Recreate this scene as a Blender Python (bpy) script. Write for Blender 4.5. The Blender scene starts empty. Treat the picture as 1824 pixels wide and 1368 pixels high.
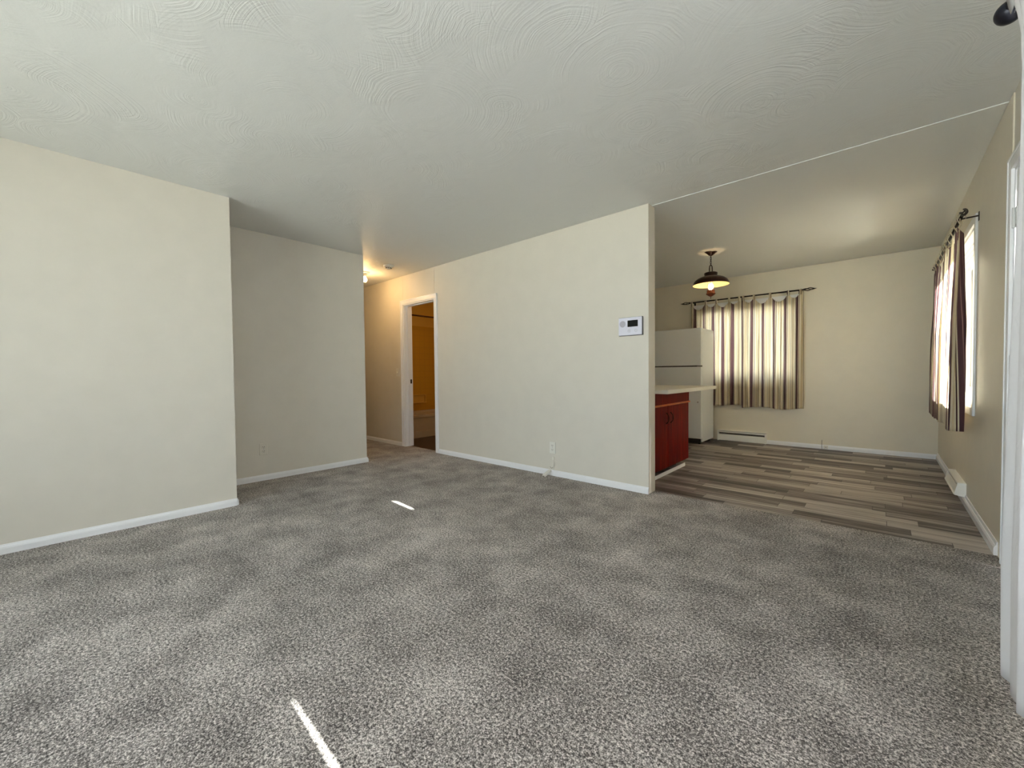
import bpy, bmesh, math, random
from mathutils import Vector, Matrix
random.seed(7)
PI = math.pi
scene = bpy.context.scene
C = scene.collection

# ------------------------------------------------------------------ camera
H = 2.44
cam_d = bpy.data.cameras.new('camera'); cam = bpy.data.objects.new('camera', cam_d); C.objects.link(cam)
yaw, pitch, roll, fpx = 0.7345, -0.02465, -0.00994, 730.3
fw = Vector((-math.sin(yaw)*math.cos(pitch), math.cos(yaw)*math.cos(pitch), math.sin(pitch)))
rt = Vector((math.cos(yaw), math.sin(yaw), 0)); up = rt.cross(fw)
r2 = rt*math.cos(roll) + up*math.sin(roll); u2 = up*math.cos(roll) - rt*math.sin(roll)
cam.matrix_world = Matrix(((r2.x, u2.x, -fw.x, 0), (r2.y, u2.y, -fw.y, 0), (r2.z, u2.z, -fw.z, 1.03), (0, 0, 0, 1)))
cam_d.sensor_width = 36; cam_d.lens = 36*fpx/1824; cam_d.clip_start = 0.02
scene.camera = cam

# ------------------------------------------------------------------ light
w = bpy.data.worlds.new('sky'); scene.world = w; w.use_nodes = True
nt = w.node_tree
bg = nt.nodes['Background']; bg.inputs[0].default_value = (0.90, 0.95, 1.0, 1); bg.inputs[1].default_value = 0.9
sun_d = bpy.data.lights.new('sun', 'SUN'); sun_d.energy = 6.5; sun_d.angle = 0.009; sun_d.color = (1, .96, .90)
sun = bpy.data.objects.new('sun', sun_d); C.objects.link(sun)
sdir = Vector((1, -0.06, 0.60)).normalized()
sun.rotation_euler = sdir.to_track_quat('Z', 'Y').to_euler(); sun.location = (8, -1, 6)
def portal(name, loc, rot, sx, sy):
    d = bpy.data.lights.new(name, 'AREA'); d.shape = 'RECTANGLE'; d.size = sx; d.size_y = sy
    d.cycles.is_portal = True
    o = bpy.data.objects.new(name, d); C.objects.link(o); o.location = loc; o.rotation_euler = rot
    return o
# windows:          y0/x0, y1/x1, z0, z1
WR = (4.33, 5.86, 0.76, 2.05)      # dining, right wall
WB = (-2.15, -0.845, 0.85, 2.01)   # dining, back wall
WL = (-1.55, 1.74, 0.42, 2.25)     # living room, right wall
WX = (-3.3, -0.2, 0.40, 2.20)      # living room, wall behind the camera; unseen, enlarged to brighten the room
portal('daylight_portal', (0.68, (WR[0]+WR[1])/2, (WR[2]+WR[3])/2), (0, PI/2, 0), WR[3]-WR[2], WR[1]-WR[0])
portal('daylight_portal', (0.68, (WL[0]+WL[1])/2, (WL[2]+WL[3])/2), (0, PI/2, 0), WL[3]-WL[2], WL[1]-WL[0])
portal('daylight_portal', ((WB[0]+WB[1])/2, 6.90, (WB[2]+WB[3])/2), (-PI/2, 0, 0), WB[1]-WB[0], WB[3]-WB[2])
portal('daylight_portal', ((WX[0]+WX[1])/2, -2.60, (WX[2]+WX[3])/2), (PI/2, 0, 0), WX[1]-WX[0], WX[3]-WX[2])
vs = scene.view_settings
vs.view_transform = 'Standard'; vs.look = 'None'; vs.gamma = 1; vs.use_curve_mapping = False
vs.exposure = 3.37
scene.cycles.use_denoising = True
scene.cycles.max_bounces = 12; scene.cycles.diffuse_bounces = 8; scene.cycles.transparent_max_bounces = 16
scene.cycles.caustics_reflective = False; scene.cycles.caustics_refractive = False
scene.cycles.sample_clamp_indirect = 6.0

# ------------------------------------------------------------------ materials
def srgb(r, g, b):
    f = lambda c: (c/255/12.92) if c/255 <= 0.04045 else ((c/255+0.055)/1.055)**2.4
    return (f(r), f(g), f(b), 1)
def newmat(name):
    m = bpy.data.materials.new(name); m.use_nodes = True
    return m, m.node_tree, m.node_tree.nodes['Principled BSDF']
def N(nt, t, **kw):
    n = nt.nodes.new(t)
    for k, v in kw.items(): setattr(n, k, v)
    return n
def L(nt, a, b): nt.links.new(a, b)
def math_n(nt, op, a, b=None):
    n = N(nt, 'ShaderNodeMath', operation=op)
    for i, v in enumerate((a, b)):
        if v is None: continue
        if isinstance(v, (int, float)): n.inputs[i].default_value = v
        else: L(nt, v, n.inputs[i])
    return n.outputs[0]
def ramp(nt, fac, stops, interp='LINEAR'):
    n = N(nt, 'ShaderNodeValToRGB'); cr = n.color_ramp; cr.interpolation = interp
    while len(cr.elements) > 1: cr.elements.remove(cr.elements[-1])
    cr.elements[0].position = stops[0][0]; cr.elements[0].color = stops[0][1]
    for p, c in stops[1:]:
        e = cr.elements.new(p); e.color = c
    L(nt, fac, n.inputs[0]); return n.outputs[0]
def flat(name, col, rough=.5, metal=0, bump=0, scale=200, spec=.5, vary=0.04):
    m, nt, b = newmat(name)
    tc = N(nt, 'ShaderNodeTexCoord'); nz = N(nt, 'ShaderNodeTexNoise'); nz.inputs['Scale'].default_value = scale; nz.inputs['Detail'].default_value = 3
    L(nt, tc.outputs['Object'], nz.inputs['Vector'])
    lo = tuple(c*(1-vary) for c in col[:3])+(1,); hi = tuple(min(1, c*(1+vary)) for c in col[:3])+(1,)
    L(nt, ramp(nt, nz.outputs[0], [(.3, lo), (.7, hi)]), b.inputs['Base Color'])
    b.inputs['Roughness'].default_value = rough; b.inputs['Metallic'].default_value = metal
    b.inputs['Specular IOR Level'].default_value = spec
    if bump:
        bp = N(nt, 'ShaderNodeBump'); bp.inputs['Strength'].default_value = bump; bp.inputs['Distance'].default_value = .002
        L(nt, nz.outputs[0], bp.inputs['Height']); L(nt, bp.outputs[0], b.inputs['Normal'])
    return m
def paint(name, col, rough, bump=.12):
    m, nt, b = newmat(name)
    tc = N(nt, 'ShaderNodeTexCoord')
    nz = N(nt, 'ShaderNodeTexNoise'); nz.inputs['Scale'].default_value = 220; nz.inputs['Detail'].default_value = 2
    n2 = N(nt, 'ShaderNodeTexNoise'); n2.inputs['Scale'].default_value = 6; n2.inputs['Detail'].default_value = 3
    L(nt, tc.outputs['Object'], nz.inputs['Vector']); L(nt, tc.outputs['Object'], n2.inputs['Vector'])
    lo = tuple(c*.985 for c in col[:3])+(1,); hi = tuple(c*1.015 for c in col[:3])+(1,)
    L(nt, ramp(nt, n2.outputs[0], [(.35, lo), (.65, hi)]), b.inputs['Base Color'])
    h = math_n(nt, 'ADD', math_n(nt, 'MULTIPLY', nz.outputs[0], .25), n2.outputs[0])
    bp = N(nt, 'ShaderNodeBump'); bp.inputs['Strength'].default_value = bump; bp.inputs['Distance'].default_value = .004
    L(nt, h, bp.inputs['Height']); L(nt, bp.outputs[0], b.inputs['Normal'])
    b.inputs['Roughness'].default_value = rough
    return m
M = {}
M['wall'] = paint('wall_paint', srgb(216, 211, 200), .5)
M['wall_warm_lit'] = paint('wall_paint_warm_lit', srgb(222, 215, 198), .42)  # living room paint again, with warm bounced light tinted into the colour
M['wall_bath'] = paint('bathroom_wall_paint', srgb(214, 178, 92), .5)
M['trim'] = flat('white_trim_enamel', srgb(236, 237, 240), .3, vary=.01)
M['door'] = flat('door_enamel', srgb(214, 216, 216), .4, vary=.01)
M['plastic'] = flat('white_plastic', srgb(226, 224, 216), .35, vary=.01)
M['plastic_cool'] = flat('cool_white_plastic', srgb(222, 222, 236), .35, vary=.01)
M['plastic_grey'] = flat('grey_plastic', srgb(180, 178, 190), .5)
M['plastic_dark'] = flat('dark_plastic', srgb(70, 68, 72), .5)
M['screen'] = flat('black_screen', srgb(8, 12, 9), .12)
M['slot'] = flat('dark_slot', srgb(58, 54, 48), .7)
M['heater'] = flat('heater_enamel', srgb(240, 240, 236), .35, vary=.01)
M['fin'] = flat('heater_fins', srgb(120, 110, 100), .4, metal=.6, vary=.3, scale=60)
M['fridge'] = flat('fridge_enamel', srgb(224, 228, 230), .32, bump=.15, scale=350, vary=.01)
M['gasket'] = flat('gasket_dark', srgb(48, 46, 44), .7)
M['iron'] = flat('dark_iron', srgb(38, 28, 26), .35, metal=.6, vary=.15, scale=40)
M['bronze'] = flat('bronze_shade', srgb(44, 20, 14), .28, metal=.3, vary=.2, scale=30)
M['cup'] = flat('carved_brown_cup', srgb(96, 44, 18), .45, vary=.3, scale=60)
M['shade_in'] = flat('cream_enamel', srgb(244, 226, 180), .45, vary=.01)
M['handle'] = flat('aged_handle', srgb(60, 30, 18), .4, metal=.5)
M['chrome'] = flat('chrome', srgb(200, 200, 205), .15, metal=1)
M['tub'] = flat('tub_enamel', srgb(190, 176, 160), .25, vary=.01)
M['rod_bath'] = flat('bath_rod', srgb(70, 36, 26), .4, metal=.4)
M['bath_floor'] = flat('bathroom_vinyl', srgb(64, 48, 38), .5, vary=.2, scale=30)
M['cord'] = flat('white_cord', srgb(232, 228, 218), .5)
M['bounce_ground'] = flat('pale_bounce_ground', srgb(222, 218, 208), .9, vary=.15, scale=3)  # ground outside, coloured pale to bounce daylight up to the ceilings
M['bark'] = flat('bark', srgb(96, 80, 62), .9, vary=.3, scale=20)
M['leaf'] = flat('leaf', srgb(110, 140, 80), .6, vary=.3, scale=10)
M['finial'] = flat('dark_finial', srgb(34, 36, 48), .3, metal=.5)
M['soap'] = flat('yellow_glaze', srgb(226, 190, 104), .25)
M['counter'] = flat('white_laminate', srgb(226, 224, 214), .35, vary=.015, scale=90)

def emit(name, col, s):
    m, nt, b = newmat(name)
    b.inputs['Base Color'].default_value = col; b.inputs['Emission Color'].default_value = col; b.inputs['Emission Strength'].default_value = s
    return m
M['bulb'] = emit('lit_bulb', (1, .80, .45, 1), 1.1)
M['bulb_hall'] = emit('lit_hall_bulb', (1, .80, .45, 1), 1.1)

def ceiling_mat(name, strength):
    m, nt, b = newmat(name)
    tc = N(nt, 'ShaderNodeTexCoord')
    wn = N(nt, 'ShaderNodeTexNoise'); wn.inputs['Scale'].default_value = 3.5
    L(nt, tc.outputs['Object'], wn.inputs['Vector'])
    mx = N(nt, 'ShaderNodeVectorMath', operation='SCALE'); mx.inputs['Scale'].default_value = .07
    L(nt, wn.outputs['Color'], mx.inputs[0])
    ad = N(nt, 'ShaderNodeVectorMath', operation='ADD'); L(nt, tc.outputs['Object'], ad.inputs[0]); L(nt, mx.outputs[0], ad.inputs[1])
    hs = None
    for k, (sc, off) in enumerate(((1.9, 0), (1.45, 5.3))):
        o = N(nt, 'ShaderNodeVectorMath', operation='ADD'); o.inputs[1].default_value = (off, off*.7, 0); L(nt, ad.outputs[0], o.inputs[0])
        v = N(nt, 'ShaderNodeTexVoronoi', voronoi_dimensions='2D'); v.inputs['Scale'].default_value = sc; v.inputs['Randomness'].default_value = .85
        L(nt, o.outputs[0], v.inputs['Vector'])
        # arc ridges: noise sampled along the radius only, so each fan is a set of uneven concentric trowel lines
        comb = N(nt, 'ShaderNodeCombineXYZ'); L(nt, v.outputs['Distance'], comb.inputs[0]); L(nt, v.outputs['Color'], comb.inputs[1])
        rn = N(nt, 'ShaderNodeTexNoise'); rn.inputs['Scale'].default_value = 105/sc; rn.inputs['Detail'].default_value = 3; rn.inputs['Roughness'].default_value = .6
        L(nt, comb.outputs[0], rn.inputs['Vector'])
        pn = N(nt, 'ShaderNodeTexNoise'); pn.inputs['Scale'].default_value = 3.1; L(nt, o.outputs[0], pn.inputs['Vector'])
        mask = ramp(nt, pn.outputs[0], [(.47, (0, 0, 0, 1)), (.61, (1, 1, 1, 1))])
        h = math_n(nt, 'MULTIPLY', rn.outputs[0], mask)
        hs = h if hs is None else math_n(nt, 'ADD', hs, h)
    fn = N(nt, 'ShaderNodeTexNoise'); fn.inputs['Scale'].default_value = 90; fn.inputs['Detail'].default_value = 2
    L(nt, tc.outputs['Object'], fn.inputs['Vector'])
    big = N(nt, 'ShaderNodeTexNoise'); big.inputs['Scale'].default_value = 1.6; L(nt, tc.outputs['Object'], big.inputs['Vector'])
    h = math_n(nt, 'ADD', math_n(nt, 'MULTIPLY', hs, strength), math_n(nt, 'ADD', math_n(nt, 'MULTIPLY', fn.outputs[0], .12), math_n(nt, 'MULTIPLY', big.outputs[0], 1.5)))
    bp = N(nt, 'ShaderNodeBump'); bp.inputs['Strength'].default_value = .6; bp.inputs['Distance'].default_value = .005
    L(nt, h, bp.inputs['Height']); L(nt, bp.outputs[0], b.inputs['Normal'])
    b.inputs['Base Color'].default_value = srgb(218, 220, 219)
    b.inputs['Roughness'].default_value = .55
    return m
M['ceiling'] = ceiling_mat('ceiling_plaster', 1.0)
M['ceiling_dining'] = ceiling_mat('dining_ceiling_plaster', .12)

def carpet_mat():
    m, nt, b = newmat('grey_carpet')
    tc = N(nt, 'ShaderNodeTexCoord')
    def nz(scale, det=2, rough=.5):
        n = N(nt, 'ShaderNodeTexNoise'); n.inputs['Scale'].default_value = scale; n.inputs['Detail'].default_value = det; n.inputs['Roughness'].default_value = rough
        L(nt, tc.outputs['Object'], n.inputs['Vector']); return n.outputs[0]
    fine = nz(210, 3, .75); mid = nz(95, 2, .6); blot = nz(4.0, 5, .65); big = nz(1.1, 2)
    f = math_n(nt, 'ADD', math_n(nt, 'MULTIPLY', fine, .62), math_n(nt, 'MULTIPLY', mid, .38))
    f2 = math_n(nt, 'ADD', f, math_n(nt, 'MULTIPLY', math_n(nt, 'SUBTRACT', blot, .5), .17))
    f2 = math_n(nt, 'ADD', f2, math_n(nt, 'MULTIPLY', math_n(nt, 'SUBTRACT', big, .5), .06))
    col = ramp(nt, f2, [(.395, srgb(34, 29, 27)), (.465, srgb(104, 97, 92)), (.525, srgb(168, 160, 154)), (.60, srgb(240, 232, 226))])
    L(nt, col, b.inputs['Base Color'])
    bp = N(nt, 'ShaderNodeBump'); bp.inputs['Strength'].default_value = .8; bp.inputs['Distance'].default_value = .010
    L(nt, f, bp.inputs['Height']); L(nt, bp.outputs[0], b.inputs['Normal'])
    b.inputs['Roughness'].default_value = .95; b.inputs['Specular IOR Level'].default_value = .1
    b.inputs['Sheen Weight'].default_value = .15; b.inputs['Sheen Roughness'].default_value = .6
    return m
M['carpet'] = carpet_mat()

def vinyl_mat():
    m, nt, b = newmat('wood_plank_vinyl')
    tc = N(nt, 'ShaderNodeTexCoord'); sp = N(nt, 'ShaderNodeSeparateXYZ'); L(nt, tc.outputs['Object'], sp.inputs[0])
    x, y = sp.outputs[0], sp.outputs[1]
    row = math_n(nt, 'FLOOR', math_n(nt, 'DIVIDE', y, .118))
    wn = N(nt, 'ShaderNodeTexWhiteNoise', noise_dimensions='1D'); L(nt, row, wn.inputs['W'])
    xs = math_n(nt, 'ADD', math_n(nt, 'DIVIDE', x, .62), math_n(nt, 'MULTIPLY', wn.outputs['Value'], 7.3))
    pl = math_n(nt, 'FLOOR', xs)
    cb = N(nt, 'ShaderNodeCombineXYZ'); L(nt, row, cb.inputs[0]); L(nt, pl, cb.inputs[1])
    w2 = N(nt, 'ShaderNodeTexWhiteNoise', noise_dimensions='2D'); L(nt, cb.outputs[0], w2.inputs['Vector'])
    # sub strips inside each row
    sub = math_n(nt, 'FLOOR', math_n(nt, 'DIVIDE', y, .0393))
    xs2 = math_n(nt, 'ADD', math_n(nt, 'DIVIDE', x, .9), math_n(nt, 'MULTIPLY', w2.outputs['Value'], 3.1))
    cb2 = N(nt, 'ShaderNodeCombineXYZ'); L(nt, sub, cb2.inputs[0]); L(nt, pl, cb2.inputs[1])
    w3 = N(nt, 'ShaderNodeTexWhiteNoise', noise_dimensions='2D'); L(nt, cb2.outputs[0], w3.inputs['Vector'])
    # grain streaks
    st = N(nt, 'ShaderNodeCombineXYZ'); L(nt, math_n(nt, 'MULTIPLY', x, 2.2), st.inputs[0]); L(nt, math_n(nt, 'MULTIPLY', y, 55), st.inputs[1]); L(nt, math_n(nt, 'MULTIPLY', w2.outputs['Value'], 40), st.inputs[2])
    g = N(nt, 'ShaderNodeTexNoise'); g.inputs['Scale'].default_value = 1; g.inputs['Detail'].default_value = 5; g.inputs['Roughness'].default_value = .65; L(nt, st.outputs[0], g.inputs['Vector'])
    v = math_n(nt, 'ADD', math_n(nt, 'MULTIPLY', w2.outputs['Value'], .40), math_n(nt, 'ADD', math_n(nt, 'MULTIPLY', w3.outputs['Value'], .16), math_n(nt, 'MULTIPLY', math_n(nt, 'SUBTRACT', g.outputs[0], .27), .95)))
    col = ramp(nt, v, [(.28, srgb(54, 44, 40)), (.41, srgb(94, 82, 76)), (.53, srgb(142, 131, 124)), (.76, srgb(194, 185, 177))])
    # seams
    fy = math_n(nt, 'FRACT', math_n(nt, 'DIVIDE', y, .118)); fx = math_n(nt, 'FRACT', xs)
    seam = math_n(nt, 'MAXIMUM', math_n(nt, 'LESS_THAN', fy, .02), math_n(nt, 'LESS_THAN', fx, .005))
    mix = N(nt, 'ShaderNodeMix', data_type='RGBA'); L(nt, seam, mix.inputs[0]); L(nt, col, mix.inputs[6]); mix.inputs[7].default_value = srgb(56, 46, 40)
    L(nt, mix.outputs[2], b.inputs['Base Color'])
    bp = N(nt, 'ShaderNodeBump'); bp.inputs['Strength'].default_value = .15; bp.inputs['Distance'].default_value = .001
    L(nt, g.outputs[0], bp.inputs['Height']); L(nt, bp.outputs[0], b.inputs['Normal'])
    b.inputs['Roughness'].default_value = .42; b.inputs['Specular IOR Level'].default_value = .35
    return m
M['vinyl'] = vinyl_mat()

def cherry_mat():
    m, nt, b = newmat('cherry_wood')
    tc = N(nt, 'ShaderNodeTexCoord'); mp = N(nt, 'ShaderNodeMapping'); mp.inputs['Scale'].default_value = (40, 40, 3)
    L(nt, tc.outputs['Object'], mp.inputs[0])
    g = N(nt, 'ShaderNodeTexNoise'); g.inputs['Scale'].default_value = 1; g.inputs['Detail'].default_value = 4; L(nt, mp.outputs[0], g.inputs['Vector'])
    L(nt, ramp(nt, g.outputs[0], [(.3, srgb(84, 4, 0)), (.55, srgb(112, 10, 1)), (.75, srgb(142, 30, 4))]), b.inputs['Base Color'])
    b.inputs['Roughness'].default_value = .4; b.inputs['Specular IOR Level'].default_value = .08
    return m
M['cherry'] = cherry_mat()
M['cherry_rail'] = flat('orange_wood_edge', srgb(190, 98, 36), .4, vary=.15, scale=30)

def tile_mat():
    m, nt, b = newmat('yellow_wall_tile')
    tc = N(nt, 'ShaderNodeTexCoord'); sp = N(nt, 'ShaderNodeSeparateXYZ'); L(nt, tc.outputs['Object'], sp.inputs[0])
    s = .1095
    def line(c): return math_n(nt, 'LESS_THAN', math_n(nt, 'FRACT', math_n(nt, 'DIVIDE', c, s)), .03)
    xy = math_n(nt, 'ADD', sp.outputs[0], sp.outputs[1])
    g = math_n(nt, 'MAXIMUM', line(sp.outputs[2]), line(xy))
    mix = N(nt, 'ShaderNodeMix', data_type='RGBA'); L(nt, g, mix.inputs[0]); mix.inputs[6].default_value = srgb(206, 162, 66); mix.inputs[7].default_value = srgb(186, 148, 68)
    L(nt, mix.outputs[2], b.inputs['Base Color']); b.inputs['Roughness'].default_value = .2
    bp = N(nt, 'ShaderNodeBump'); bp.inputs['Strength'].default_value = .4; bp.inputs['Distance'].default_value = .002; bp.invert = True
    L(nt, g, bp.inputs['Height']); L(nt, bp.outputs[0], b.inputs['Normal'])
    return m
M['tile'] = tile_mat()

def stripe_mat():
    m, nt, b = newmat('striped_curtain_cotton')
    uv = N(nt, 'ShaderNodeUVMap'); uv.uv_map = 'cloth'; sp = N(nt, 'ShaderNodeSeparateXYZ'); L(nt, uv.outputs[0], sp.inputs[0])
    u = math_n(nt, 'FRACT', math_n(nt, 'DIVIDE', sp.outputs[0], .205))
    cr, tn, pu, dk, pk = srgb(242, 234, 214), srgb(226, 212, 182), srgb(114, 86, 94), srgb(66, 44, 48), srgb(200, 166, 158)
    col = ramp(nt, u, [(0, cr), (.10, dk), (.115, cr), (.16, tn), (.22, dk), (.235, tn), (.30, cr), (.42, dk), (.44, cr), (.46, pu), (.53, pk), (.54, pu), (.60, pk), (.61, pu), (.66, dk), (.68, cr),
                      (.76, dk), (.775, pk), (.79, dk), (.805, cr), (.90, tn)], 'CONSTANT')
    nz = N(nt, 'ShaderNodeTexNoise'); nz.inputs['Scale'].default_value = 400; L(nt, uv.outputs[0], nz.inputs['Vector'])
    nt.nodes.remove(b)
    df = N(nt, 'ShaderNodeBsdfDiffuse'); tr = N(nt, 'ShaderNodeBsdfTranslucent'); mx = N(nt, 'ShaderNodeMixShader'); mx.inputs[0].default_value = .55
    bp = N(nt, 'ShaderNodeBump'); bp.inputs['Strength'].default_value = .2; bp.inputs['Distance'].default_value = .001; L(nt, nz.outputs[0], bp.inputs['Height'])
    gm = N(nt, 'ShaderNodeGamma'); gm.inputs[1].default_value = .55; L(nt, col, gm.inputs[0])
    for s, cc in ((df, col), (tr, gm.outputs[0])): L(nt, cc, s.inputs['Color']); L(nt, bp.outputs[0], s.inputs['Normal'])
    L(nt, df.outputs[0], mx.inputs[1]); L(nt, tr.outputs[0], mx.inputs[2]); L(nt, mx.outputs[0], nt.nodes['Material Output'].inputs[0])
    return m
M['stripe'] = stripe_mat()
def sheer_mat():
    m, nt, b = newmat('white_curtain_cloth'); nt.nodes.remove(b)
    df = N(nt, 'ShaderNodeBsdfDiffuse'); tr = N(nt, 'ShaderNodeBsdfTranslucent'); mx = N(nt, 'ShaderNodeMixShader'); mx.inputs[0].default_value = .27
    uv = N(nt, 'ShaderNodeUVMap'); uv.uv_map = 'cloth'
    vo = N(nt, 'ShaderNodeTexVoronoi', feature='DISTANCE_TO_EDGE'); vo.inputs['Scale'].default_value = 11; L(nt, uv.outputs[0], vo.inputs['Vector'])
    bp = N(nt, 'ShaderNodeBump'); bp.inputs['Strength'].default_value = .15; bp.inputs['Distance'].default_value = .003
    L(nt, ramp(nt, vo.outputs[0], [(.02, (0, 0, 0, 1)), (.08, (1, 1, 1, 1))]), bp.inputs['Height'])
    for s in (df, tr): s.inputs['Color'].default_value = srgb(232, 231, 233); L(nt, bp.outputs[0], s.inputs['Normal'])
    L(nt, df.outputs[0], mx.inputs[1]); L(nt, tr.outputs[0], mx.inputs[2]); L(nt, mx.outputs[0], nt.nodes['Material Output'].inputs[0])
    return m
M['sheer'] = sheer_mat()
def glass_mat():
    m, nt, b = newmat('window_glass'); nt.nodes.remove(b)
    tr = N(nt, 'ShaderNodeBsdfTransparent'); tr.inputs[0].default_value = (.93, .97, .97, 1)
    gl = N(nt, 'ShaderNodeBsdfGlossy'); gl.inputs['Roughness'].default_value = .02
    fr = N(nt, 'ShaderNodeFresnel'); fr.inputs[0].default_value = 1.45
    mx = N(nt, 'ShaderNodeMixShader'); L(nt, fr.outputs[0], mx.inputs[0]); L(nt, tr.outputs[0], mx.inputs[1]); L(nt, gl.outputs[0], mx.inputs[2])
    L(nt, mx.outputs[0], nt.nodes['Material Output'].inputs[0]); return m
M['glass'] = glass_mat()

# ------------------------------------------------------------------ helpers
def link(name, bm, mat, parent=None, smooth=False, bevel=0):
    me = bpy.data.meshes.new(name); bm.normal_update(); bm.to_mesh(me); bm.free()
    if smooth:
        for p in me.polygons: p.use_smooth = True
    o = bpy.data.objects.new(name, me); C.objects.link(o)
    me.materials.append(M[mat] if isinstance(mat, str) else mat)
    if parent is not None: o.parent = parent
    if bevel:
        b = o.modifiers.new('bevel', 'BEVEL'); b.width = bevel; b.segments = 2; b.limit_method = 'ANGLE'
    return o
def thing(name, label, cat, loc, group=None, rotz=0):
    o = bpy.data.objects.new(name, None); C.objects.link(o); o.location = loc; o.rotation_euler = (0, 0, rotz)
    o.empty_display_size = .1
    o['label'] = label; o['category'] = cat
    if group: o['group'] = group
    return o
def tag(o, label, cat, group=None):
    o['label'] = label; o['category'] = cat
    if group: o['group'] = group
    return o
def box(bm, x0, x1, y0, y1, z0, z1):
    vs = [bm.verts.new((x, y, z)) for x in (x0, x1) for y in (y0, y1) for z in (z0, z1)]
    for f in ((0, 1, 3, 2), (4, 6, 7, 5), (0, 4, 5, 1), (2, 3, 7, 6), (0, 2, 6, 4), (1, 5, 7, 3)):
        bm.faces.new([vs[i] for i in f])
def B(*boxes):
    bm = bmesh.new()
    for b in boxes: box(bm, *b)
    bmesh.ops.recalc_face_normals(bm, faces=bm.faces)
    return bm
def struct(name, bm, mat, parent=None, **kw):
    o = link(name, bm, mat, parent, **kw)
    if parent is None: o['kind'] = 'structure'
    return o
def tube(bm, pts, r, n=8, cap=True):
    pts = [Vector(p) for p in pts]; rings = []
    rr = r if isinstance(r, (list, tuple)) else [r]*len(pts)
    prev = None
    for i, p in enumerate(pts):
        t = (pts[min(i+1, len(pts)-1)] - pts[max(i-1, 0)]).normalized()
        a = prev if prev is not None and abs(prev.dot(t)) < .95 else (Vector((0, 0, 1)) if abs(t.z) < .9 else Vector((1, 0, 0)))
        u = (a - t*a.dot(t)).normalized(); v = t.cross(u); prev = u
        rings.append([bm.verts.new(p + (u*math.cos(2*PI*k/n) + v*math.sin(2*PI*k/n))*rr[i]) for k in range(n)])
    for a, b in zip(rings, rings[1:]):
        for k in range(n): bm.faces.new((a[k], a[(k+1) % n], b[(k+1) % n], b[k]))
    if cap: bm.faces.new(rings[0][::-1]); bm.faces.new(rings[-1])
def lathe(bm, prof, n=40, c=(0, 0), closed=False):
    rings = []
    for r, z in prof:
        rings.append([bm.verts.new((c[0]+r*math.cos(2*PI*k/n), c[1]+r*math.sin(2*PI*k/n), z)) for k in range(n)] if r > 1e-5 else [bm.verts.new((c[0], c[1], z))])
    for a, b in zip(rings, rings[1:]):
        for k in range(n):
            k2 = (k+1) % n
            if len(a) == 1 and len(b) == 1: continue
            if len(a) == 1: bm.faces.new((a[0], b[k2], b[k]))
            elif len(b) == 1: bm.faces.new((a[k], a[k2], b[0]))
            else: bm.faces.new((a[k], a[k2], b[k2], b[k]))
    bmesh.ops.recalc_face_normals(bm, faces=bm.faces)
def torus(bm, c, R, r, n=16, m=8, stretch=1.0, rotz=0):
    rings = []
    for i in range(n):
        a = 2*PI*i/n; ring = []
        for j in range(m):
            b = 2*PI*j/m
            rr = R + r*math.cos(b); x = rr*math.cos(a); z = rr*math.sin(a) + (stretch-1)*R*(1 if math.sin(a) > 0 else -1)*(1 if abs(math.sin(a)) > 1e-6 else 0); y = r*math.sin(b)
            ring.append(bm.verts.new((c[0]+x*math.cos(rotz)-y*math.sin(rotz), c[1]+x*math.sin(rotz)+y*math.cos(rotz), c[2]+z)))
        rings.append(ring)
    for i in range(n):
        a, b = rings[i], rings[(i+1) % n]
        for j in range(m): bm.faces.new((a[j], a[(j+1) % m], b[(j+1) % m], b[j]))
def sweep(path, prof):
    """extrude profile [(offset to the left of the path, z)] along a flat polyline with mitred corners"""
    bm = bmesh.new(); P = [Vector(p) for p in path]; rings = []
    for i, p in enumerate(P):
        d0 = (P[i]-P[i-1]).normalized() if i else (P[1]-P[0]).normalized()
        d1 = (P[i+1]-P[i]).normalized() if i < len(P)-1 else d0
        n0 = Vector((-d0.y, d0.x)); n1 = Vector((-d1.y, d1.x)); m = (n0+n1).normalized(); k = 1/max(.2, m.dot(n0))
        rings.append([bm.verts.new((p.x+m.x*o*k, p.y+m.y*o*k, z)) for o, z in prof])
    n = len(prof)
    for a, b in zip(rings, rings[1:]):
        for j in range(n): bm.faces.new((a[j], a[(j+1) % n], b[(j+1) % n], b[j]))
    bm.faces.new(rings[0][::-1]); bm.faces.new(rings[-1])
    bmesh.ops.recalc_face_normals(bm, faces=bm.faces)
    return bm

# ------------------------------------------------------------------ room shell
XL, XL2, XR, XRL = -3.83, -4.541, .482, .488
Y1, Y2, YC, YCB, YD, YB = .939, 2.442, 3.330, 3.461, 6.734, -2.45
XE = -1.457; JOG = 3.285; WO = .66
struct('floor', B((XL, WO, YB-.15, 3.448, -.15, 0), (XL2, XL, Y1, YCB-.05, -.15, 0), (-7.6, XL2, Y2, YCB-.05, -.15, 0)), 'carpet')
struct('floor_dining', B((-4.1, WO, 3.448, YD+.13, -.15, -.003), (-4.1, XE, 3.42, 3.448, -.15, -.003)), 'vinyl')
struct('floor_bathroom', B((-6.5, -4.1, YCB-.05, 5.05, -.15, -.002)), 'bath_floor')
struct('ceiling', B((-7.6, WO, YB-.15, 3.395, H, H+.15), (-6.5, -4.1, 3.395, 5.1, H, H+.15)), 'ceiling')
struct('ceiling_dining', B((-4.1, WO, 3.395, YD+.13, H-.005, H+.15)), 'ceiling_dining')
struct('wall_left', B((XL-.9, XL, YB-.15, Y1, 0, H)), 'wall')
struct('wall_nook', B((-7.6, XL2, Y1-.1, Y2, 0, H)), 'wall', bevel=.004)
struct('wall_hall_end', B((-7.72, -7.6, Y2-.1, YCB, 0, H)), 'wall')
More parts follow.
